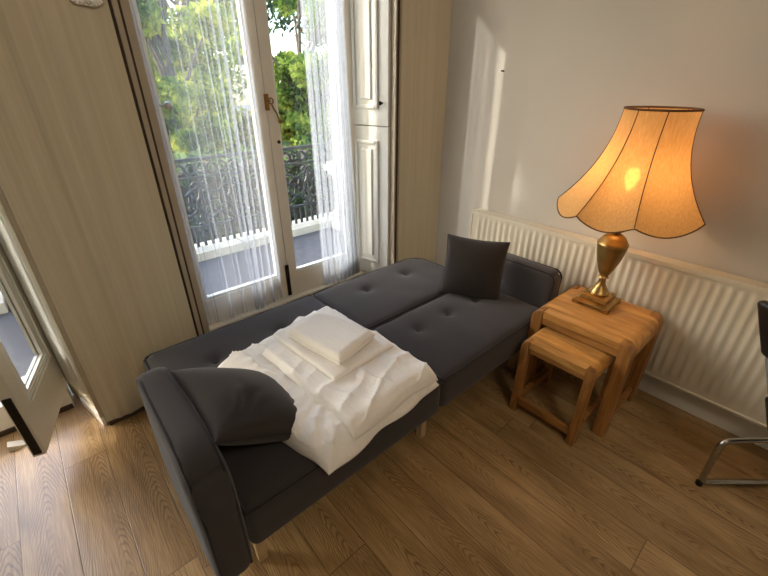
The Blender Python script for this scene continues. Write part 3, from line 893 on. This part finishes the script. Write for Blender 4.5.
def ridge(a, b, ang, f, sharp, seed):
    ca, sa = math.cos(ang), math.sin(ang)
    def g(x, y):
        s = x * ca + y * sa; t_ = -x * sa + y * ca
        q = s * f + 1.4 * noise.noise(Vector((x * 6 + seed, y * 6, seed)))
        m_ = .5 + .5 * noise.noise(Vector((s * f * .4, t_ * 5, seed + 9)))
        return (1 - abs(math.sin(q)) ** sharp) * a * m_
    return g
g1 = ridge(.040, 0, .22, 27, .55, 2.0); g2 = ridge(.022, 0, 2.3, 38, .55, 5.0); g3 = ridge(.013, 0, 1.3, 70, .7, 8.0)
SEAT = SZ + .0145
def duvet_wr(u, v, x, y):
    left = math.exp(-((u - .0) / .34) ** 2); back = math.exp(-((v) / .30) ** 2)
    fan = .005 * math.sin(26 * math.atan2(y - 1.02, x - .62) + 2.5 * noise.noise(Vector((x * 5, y * 5, 0)))) * min(1, (abs(u - .5) + abs(v - .5)) * 1.3)
    return g1(x, y) * (.25 + .8 * left + .6 * back) + g2(x, y) * .6 + g3(x, y) * .6 + fan * (left + .7 * back + .15)
dq = [(.290, 1.395), (.905, 1.535), (.968, .752), (.405, .712)]
dv = pad(dq, lambda x, y: SEAT - .12 * max(0, .775 - y), lambda u, v: .062 + .018 * math.exp(-((u - .12) / .16) ** 2) , .13, duvet_wr, 110, .016, 3)
dv.build('duvet', M['linen'], smooth='all', label='rumpled folded white duvet lying across the middle of the sofa bed', cat='duvet')
TOP1 = SEAT + .078
g4 = ridge(.018, 0, 2.0, 36, .5, 12.0); g5 = ridge(.018, 0, .25, 24, .5, 15.0)
def sheet_wr(u, v, x, y):
    return (g4(x, y) * 1.5 + g5(x, y) * 1.5) * (.30 + .70 * v) + .006 * math.exp(-((v - .985) / .012) ** 2)
sq = [(.50, 1.30), (.90, 1.385), (.938, .752), (.512, .722)]
pad(sq, lambda x, y: TOP1, .030, .06, sheet_wr, 110, .020, 21, sag=lambda u, v: -.030 * max(0, (v - .9) / .1) ** 2).build(
    'duvet_cover', M['linen'], smooth='all', label='folded white cotton cover spread on top of the duvet, under the folded pillowcase', cat='duvet cover')
TOP2 = TOP1 + .036
cq = [(.560, 1.335), (.862, 1.385), (.893, .945), (.592, .930)]
pad(cq, lambda x, y: TOP2, .016, .03, lambda u, v, x, y: g5(x, y) * .15 + .003 * noise.noise(Vector((x * 20, y * 20, 2))), 60, .006, 31, power=.35).build(
    'pillowcase', M['linen'], smooth='all', label='flat folded white pillowcase directly under the thick folded towel', cat='pillowcase')
TOP3 = TOP2 + .021
tw = empty('folded_towel', (.71, 1.12, TOP3), 'thick folded white towel, topmost on the pile of bedding', 'towel')
tq = [(.592, 1.262), (.768, 1.318), (.855, 1.015), (.640, .968)]
def shrink(q, k):
    c = sum((Vector(p) for p in q), Vector((0, 0))) / 4
    return [tuple(c + (Vector(p) - c) * k) for p in q]
g6 = ridge(.006, 0, .9, 30, .8, 40.0)
pad(shrink(tq, .985), lambda x, y: TOP3, .017, .07, lambda u, v, x, y: 0, 40, .004, 50, power=.42).build('lower_fold', M['towel'], tw, smooth='all')
pad(tq, lambda x, y: TOP3 + .0172, .024, .10, lambda u, v, x, y: g6(x, y), 60, .005, 52, power=.45).build('upper_fold', M['towel'], tw, smooth='all')

# ---------------------------------------------------- nest of oak tables
def nest_table(nm, x0, x1, y0, y1, H, lw, ld, ap, r, label, front_rail):
    root = empty(nm, ((x0 + x1) / 2, (y0 + y1) / 2, 0), label, 'side table', 'nest of two oak tables')
    tt = .038
    def arcp(cy, cz, rr, a0, a1): return [(cy + rr * math.cos(a), cz + rr * math.sin(a)) for a in np.linspace(a0, a1, 9)]
    # top: board with both ends rolled over
    prof = [(y0, H - ap)] + arcp(y0 + r, H - r, r, PI, PI / 2) + arcp(y1 - r, H - r, r, PI / 2, 0) + [(y1, H - ap), (y1 - lw, H - ap), (y1 - lw, H - tt)] + [(y0 + lw, H - tt), (y0 + lw, H - ap)]
    f = ld + .002
    for nm2, xa, xb in (('tabletop', x0 + f, x1 - f),):
        MB().extrude([(xa, y, z) for y, z in prof], (xb - xa, 0, 0)).build(nm2, M['oak_top'], root, smooth=True, bevel=.003)
    for (xa, xb) in ((x0 + .004, x0 + ld), (x1 - ld, x1 - .004)):
        MB().box(xa, xb, y0 + lw + .001, y1 - lw - .001, H - tt, H - .001).build('tabletop_edge', M['oak_top'], root, bevel=.004)
    for (xa, xb) in ((x0 + .008, x0 + .030), (x1 - .030, x1 - .008)):
        MB().box(xa, xb, y0 + lw + .001, y1 - lw - .001, H - ap, H - tt - .001).build('apron', M['oak_rail'], root, bevel=.002)
    for (xa, xb) in ((x0, x0 + ld), (x1 - ld, x1)):
        for s in (0, 1):
            Ya = (lambda q: y0 + q) if s == 0 else (lambda q: y1 - q)
            pts = [(Ya(0), 0)] + [(Ya(r - r * math.cos(a)), H - r + r * math.sin(a)) for a in np.linspace(0, PI / 2, 9)] + [(Ya(lw), H), (Ya(lw), 0)]
            MB().extrude([(xa, y, z) for y, z in pts], (xb - xa, 0, 0)).build('leg', M['oak_leg'], root, smooth=True, bevel=.003)
    for s in (0, 1):
        ya = y0 + .010 if s == 0 else y1 - .034
        MB().box(x0 + ld + .001, x1 - ld - .001, ya, ya + .024, .05, .088).build('stretcher', M['oak_rail'], root, bevel=.002)
    if front_rail:
        MB().box(x0 + .010, x0 + .032, y0 + lw + .001, y1 - lw - .001, .045, .083).build('front_rail', M['oak_rail'], root, bevel=.002)
    return root
TH = .516
nest_table('nest_table', 1.652, 2.062, .303, .760, TH, .052, .060, .075, .048, 'larger honey oak nest table carrying the brass lamp', False)
nest_table('nest_table', 1.490, 1.86, .374, .706, .432, .034, .045, .062, .034, 'smaller honey oak nest table tucked under the larger one', True)

# ---------------------------------------------------- table lamp
LX, LY = 1.935, .578
lamp = empty('table_lamp', (LX, LY, TH), 'brass urn table lamp with a flared scalloped cream shade, lit', 'lamp')
a45 = 0
def sq(mb, h, z0, z1, h2=None):
    h2 = h if h2 is None else h2
    vs = [(LX + sx * h, LY + sy * h, z0) for sx, sy in ((-1, -1), (1, -1), (1, 1), (-1, 1))] + [(LX + sx * h2, LY + sy * h2, z1) for sx, sy in ((-1, -1), (1, -1), (1, 1), (-1, 1))]
    mb.add(vs, [(3, 2, 1, 0), (4, 5, 6, 7), (0, 1, 5, 4), (1, 2, 6, 5), (2, 3, 7, 6), (3, 0, 4, 7)])
    return mb
b = MB()
sq(b, .086, TH + .012, TH + .024, .084); sq(b, .084, TH + .024, TH + .030, .066); sq(b, .062, TH + .030, TH + .050, .060); sq(b, .060, TH + .050, TH + .056, .050)
base = b.build('plinth', M['brass'], lamp, bevel=.002)
for sx in (-1, 1):
    for sy in (-1, 1):
        MB().prism([(LX + sx * .056, LY + sy * .086), (LX + sx * .086, LY + sy * .086), (LX + sx * .086, LY + sy * .056), (LX + sx * .066, LY + sy * .066)], TH + .0005, TH + .012).build('foot', M['brass'], base)
z = TH + .056
MB().lathe([(.046, z), (.047, z + .006), (.040, z + .012), (.036, z + .022), (.026, z + .036), (.018, z + .055), (.015, z + .075), (.017, z + .082), (.024, z + .086), (.022, z + .092), (.016, z + .096)], LX, LY).build('pedestal', M['brass'], lamp, smooth=True)
z0 = TH + .152
MB().lathe([(.016, z0), (.024, z0 + .008), (.036, z0 + .035), (.049, z0 + .075), (.058, z0 + .11), (.0635, z0 + .140), (.0645, z0 + .155)], LX, LY).build('urn', M['bronze'], lamp, smooth=True, label='dark bronze urn body')
z1 = z0 + .155
MB().lathe([(.0645, z1), (.067, z1 + .004), (.067, z1 + .010), (.062, z1 + .016), (.056, z1 + .026), (.054, z1 + .028), (.050, z1 + .036), (.038, z1 + .048), (.024, z1 + .056), (.018, z1 + .062), (.020, z1 + .066), (.032, z1 + .070), (.033, z1 + .076), (.022, z1 + .080), (.018, z1 + .086), (.030, z1 + .092), (.030, z1 + .098), (.012, z1 + .104), (.010, z1 + .20)], LX, LY).build('shoulder', M['brass'], lamp, smooth=True)
lat = Vector((.284, -.959, 0)); ZT, ZB = 1.402, .995
def axis(z):
    k = .010 + .026 * (z - ZB) / (ZT - ZB)
    return LX + lat.x * k, LY + lat.y * k
RIBS = [math.radians(q) for q in (-35, 9, 73, 137, 201, 263)]; NP = len(RIBS); view = math.atan2(-lat.x, lat.y) 
# angle 0 faces the camera side; +90 is to the photo's right
def cd(a):
    front = Vector((-.959, -.284, 0))
    return front * math.cos(a) + lat * math.sin(a)
A0 = RIBS[0]
def shade_pt(a, t):
    """t=0 top, t=1 bottom rim; panels sag between the ribs"""
    b_ = (a - A0) % (2 * PI) + A0
    for q in range(NP):
        lo_ = RIBS[q]; hi_ = RIBS[q + 1] if q < NP - 1 else A0 + 2 * PI
        if lo_ <= b_ <= hi_ + 1e-9: k = (b_ - lo_) / (hi_ - lo_); break
    mid = math.sin(PI * min(1, max(0, k)))
    r = .133 + (.292 - .133) * t ** 2.15
    r *= (1 - .085 * mid * (.35 + .65 * t))
    zb = ZB - .042 * mid ** .8 + .004
    z = ZT + (zb - ZT) * t
    ax_, ay_ = axis(z); d = cd(a)
    return Vector((ax_ + d.x * r, ay_ + d.y * r, z))
nA, nT = 120, 36; vs = []; fs = []
for j in range(nT + 1):
    for i in range(nA): vs.append(shade_pt(A0 + 2 * PI * i / nA, j / nT))
for j in range(nT):
    for i in range(nA): fs.append((j * nA + i, j * nA + (i + 1) % nA, (j + 1) * nA + (i + 1) % nA, (j + 1) * nA + i))
sh = MB().add(vs, fs).build('lamp_shade', M['shade'], lamp, smooth='all', label='flared cream fabric shade with scalloped hem')
MB().tube([shade_pt(A0 + 2 * PI * i / nA, 0) for i in range(nA)], .0042, 6, True).build('top_trim', M['seam'], sh, smooth=True)
MB().tube([shade_pt(A0 + 2 * PI * i / nA, 1) for i in range(nA)], .0030, 6, True).build('hem_trim', M['seam'], sh, smooth=True)
for k in range(NP):
    MB().tube([shade_pt(RIBS[k], j / nT) + cd(RIBS[k]) * .0005 for j in range(nT + 1)], .0019, 6).build('rib_trim', M['seam'], sh, smooth=True)
BZ = 1.165; bx_, by_ = axis(BZ)
MB().lathe([(.010, z1 + .20), (.016, z1 + .205), (.016, z1 + .25), (.012, z1 + .255)], LX, LY, 16).build('bulb_holder', M['brass'], lamp, smooth=True)
zb = z1 + .256
MB().lathe([(.011, zb), (.014, zb + .012), (.026, zb + .035), (.030, zb + .055), (.026, zb + .075), (.014, zb + .090), (.001, zb + .094)], LX, LY, 20).build('light_bulb', M['bulb'], lamp, smooth=True)
L = bpy.data.lights.new('bulb_light', 'POINT'); L.energy = 7.5; L.color = (1, .72, .44); L.shadow_soft_size = .034
lo = bpy.data.objects.new('bulb_light', L); col.objects.link(lo); lo.parent = lamp; lo.location = (0, 0, zb + .055 - TH)

# ---------------------------------------------------- radiator
RX = 2.085
ry0, ry1, rz0, rz1 = -.62, 1.478, .150, .758
rad = empty('radiator', (RX, (ry0 + ry1) / 2, rz0), 'long white ribbed panel radiator on the grey wall behind the lamp', 'radiator')
mb = MB(); prof = []
pitch = .0395; y = ry0 + .012
prof.append((RX, ry0)); prof.append((RX, ry0 + .010))
while y + pitch < ry1 - .010:
    for (dy, dx) in ((0.0, 0), (.008, -.0005), (.0125, -.0055), (.0255, -.0055), (.030, -.0005)):
        prof.append((RX + dx, y + dy))
    y += pitch
prof += [(RX, y), (RX, ry1)]
zz = [(rz0 + .004, 0), (rz0 + .042, 0), (rz0 + .056, 1), (rz1 - .052, 1), (rz1 - .036, 0), (rz1 - .004, 0)]
vs = []; fs = []; n = len(prof)
for (z, k) in zz:
    for (x, y_) in prof: vs.append((RX + (x - RX) * k, y_, z))
for j in range(len(zz) - 1):
    for i in range(n - 1): fs.append((j * n + i, (j + 1) * n + i, (j + 1) * n + i + 1, j * n + i + 1))
mb.add(vs, fs); mb.box(RX + .0005, RX + .012, ry0, ry1, rz0 + .004, rz1 - .004)
mb.build('ribbed_front_panel', M['rad'], rad, smooth=True)
MB().box(RX + .050, RX + .058, ry0, ry1, rz0 + .004, rz1 - .004).build('rear_panel', M['rad'], rad)
g = MB()
g.box(RX - .006, RX + .006, ry0, ry1, rz1 - .022, rz1).box(RX + .060, RX + .066, ry0, ry1, rz1 - .022, rz1)
yy = ry0
while yy < ry1 - .012:
    g.box(RX + .006, RX + .060, yy, yy + .0185, rz1 - .004, rz1 - .001); yy += .020
g.box(RX + .006, RX + .010, ry0, ry1, rz1 - .004, rz1); g.box(RX + .030, RX + .036, ry0, ry1, rz1 - .006, rz1 - .0005)
g.build('top_grille', M['rad'], rad)
MB().box(RX - .004, RX + .068, ry1, ry1 + .010, rz0, rz1).build('side_cover', M['rad'], rad, bevel=.003)
MB().box(RX - .004, RX + .068, ry0 - .010, ry0, rz0, rz1).build('side_cover', M['rad'], rad, bevel=.003)
MB().box(RX - .008, RX + .004, ry0, ry1, rz0 - .002, rz0 + .012).build('lower_lip', M['rad'], rad, bevel=.004)
for yb in (1.30, .30, -.45):
    MB().box(RX + .059, WX - .0005, yb, yb + .04, .30, .66).build('wall_bracket', M['rad'], rad)

# ---------------------------------------------------- nail and speckled panel on the walls
MB().tube([(WX + .01, 1.434, 1.545), (WX - .022, 1.434, 1.548)], .0045, 8).build('nail', M['nail'], label='small dark nail in the grey wall, inside the streak of sunlight', cat='nail')
mo = empty('speckled_panel', (.33, 1.945, 1.72), 'pale speckled panel high on the papered wall, cut off by the top of the photo', 'wall hanging')
wd = MB().extrude([(-.452, 2.06, 0), (-.385, 2.06, 0), (-.452, 2.06, .032)], (0, .040, 0))
wd.build('door_wedge', M['rad'], label='small pale wedge on the floor beside the open glazed door', cat='door wedge')
MB().extrude([(.292, 1.944, 1.742), (.302, 1.944, 1.734), (.360, 1.944, 1.729), (.386, 1.944, 1.742), (.396, 1.944, 1.765), (.396, 1.944, 2.06), (.292, 1.944, 2.06)][::-1], (0, -.012, 0)).build('speckled_face', M['speckle'], mo)  # thin pale plate on the pier, cells of random tone

# ---------------------------------------------------- chair at the right edge
ch = empty('cantilever_chair', (1.95, -.22, 0), 'chrome sled-base chair with black padded back, cut off by the right edge', 'chair')
dv_ = Vector((.748, -.664, 0)); bk = Vector((.664, .748, 0))
A = Vector((1.705, -.068, .012))
def rounded(pts, r=.045, k=6):
    out = [pts[0]]
    for i in range(1, len(pts) - 1):
        p, a, b = Vector(pts[i]), Vector(pts[i - 1]), Vector(pts[i + 1])
        da = (a - p).normalized() * r; db = (b - p).normalized() * r
        for j in range(k + 1):
            t_ = j / k
            out.append((p + da) * (1 - t_) ** 2 + p * 2 * t_ * (1 - t_) + (p + db) * t_ ** 2)
    out.append(pts[-1]); return [Vector(p) for p in out]
for s in (0, 1):
    o_ = bk * (-.46 * s)
    B_ = A + Vector((0, 0, .245)) + o_
    path = rounded([A + dv_ * .40 + o_, A + o_, B_, B_ + dv_ * .25 + Vector((0, 0, .01)), B_ + dv_ * .40 + Vector((0, 0, .05))], .035)
    MB().tube(path, .0115, 12).build('sled_frame', M['chrome'], ch, smooth=True)
    MB().tube([A + o_ + Vector((0, 0, -.0118)), A + o_ + Vector((0, 0, .004))], .013, 10).build('foot_cap', M['leather'], ch)
S0 = A + Vector((0, 0, .262))
def chair_pt(f, w, z): return S0 + dv_ * f + bk * w + Vector((0, 0, z))
def slab(mb, f0, f1, w0, w1, z0, z1, lean=0, r=.02):
    t_ = MB().rbox(f0, f1, w0, w1, z0, z1, r, .05)
    mb.add([chair_pt(p[0] + lean * (p[2] - z0), p[1], p[2] - 0) for p in t_.v], t_.f); return mb
slab(MB(), .17, .44, -.46, -.03, .10, .17, 0, .03).build('seat', M['leather'], ch, smooth='all')
def back(mb, w0, w1, z0, z1, th, r):
    t_ = MB().rbox(-th / 2, th / 2, w0, w1, z0, z1, r, .04)
    mb.add([A + dv_ * (.312 - .51 * p[2] + p[0]) + bk * p[1] + Vector((0, 0, p[2])) for p in t_.v], t_.f); return mb
back(MB(), -.46, .0, .665, .885, .046, .022).build('backrest', M['leather'], ch, smooth='all')
back(MB(), -.455, -.006, .49, .662, .022, .010).build('back_panel', M['greymesh'], ch, smooth='all', label='grey lower back')
back(MB(), -.46, .0, .30, .488, .046, .022).build('back_foot', M['leather'], ch, smooth='all')

# ------------------------------------------------------------------ light
w = bpy.data.worlds.new('sky'); scene.world = w; w.use_nodes = True
nt = w.node_tree; bg = nt.nodes['Background']
sky = nt.nodes.new('ShaderNodeTexSky'); sky.sky_type = 'NISHITA'; sky.sun_disc = False
sky.sun_elevation = math.radians(32); sky.sun_rotation = math.radians(-50); sky.air_density = 1.0; sky.dust_density = 2.5
nt.links.new(sky.outputs[0], bg.inputs[0]); bg.inputs[1].default_value = 1.35
S = bpy.data.lights.new('sun', 'SUN'); S.energy = 4.2; S.angle = math.radians(.6); S.color = (1, .95, .86)
so = bpy.data.objects.new('sun', S); col.objects.link(so)
el = math.radians(31); az = Vector((.745, -.667, 0)).normalized()
so.rotation_euler = (az * math.cos(el) + Vector((0, 0, -math.sin(el)))).to_track_quat('-Z', 'Y').to_euler()
for nm, x0, x1 in (('right', .49, 1.75), ('left', -1.44, -.2)):
    P = bpy.data.lights.new('portal_' + nm, 'AREA'); P.shape = 'RECTANGLE'; P.size = x1 - x0; P.size_y = ZH - SILL
    P.cycles.is_portal = True
    po = bpy.data.objects.new('portal_' + nm, P); col.objects.link(po)
    po.location = ((x0 + x1) / 2, 2.36, (ZH + SILL) / 2); po.rotation_euler = (-PI / 2, 0, 0)
C = bpy.data.lights.new('added_fill_light', 'POINT'); C.energy = 36; C.color = (1, .86, .68); C.shadow_soft_size = .18  # unseen point light added behind the camera as warm fill
co = bpy.data.objects.new('added_fill_light', C); col.objects.link(co); co.location = (.3, -.9, 2.55)

# ------------------------------------------------------------------ camera
cam = bpy.data.cameras.new('camera'); cam.sensor_width = 36; cam.lens = 394 / 768 * 36; cam.clip_start = .02; cam.clip_end = 300
cobj = bpy.data.objects.new('camera', cam); col.objects.link(cobj)
cobj.location = (0, 0, 1.5); cobj.rotation_euler = (math.radians(90 - 27.77), 0, math.radians(-41.57))
scene.camera = cobj
vs_ = scene.view_settings
vs_.view_transform = 'Standard'; vs_.look = 'None'; vs_.gamma = 1; vs_.use_curve_mapping = False; vs_.exposure = 0.0
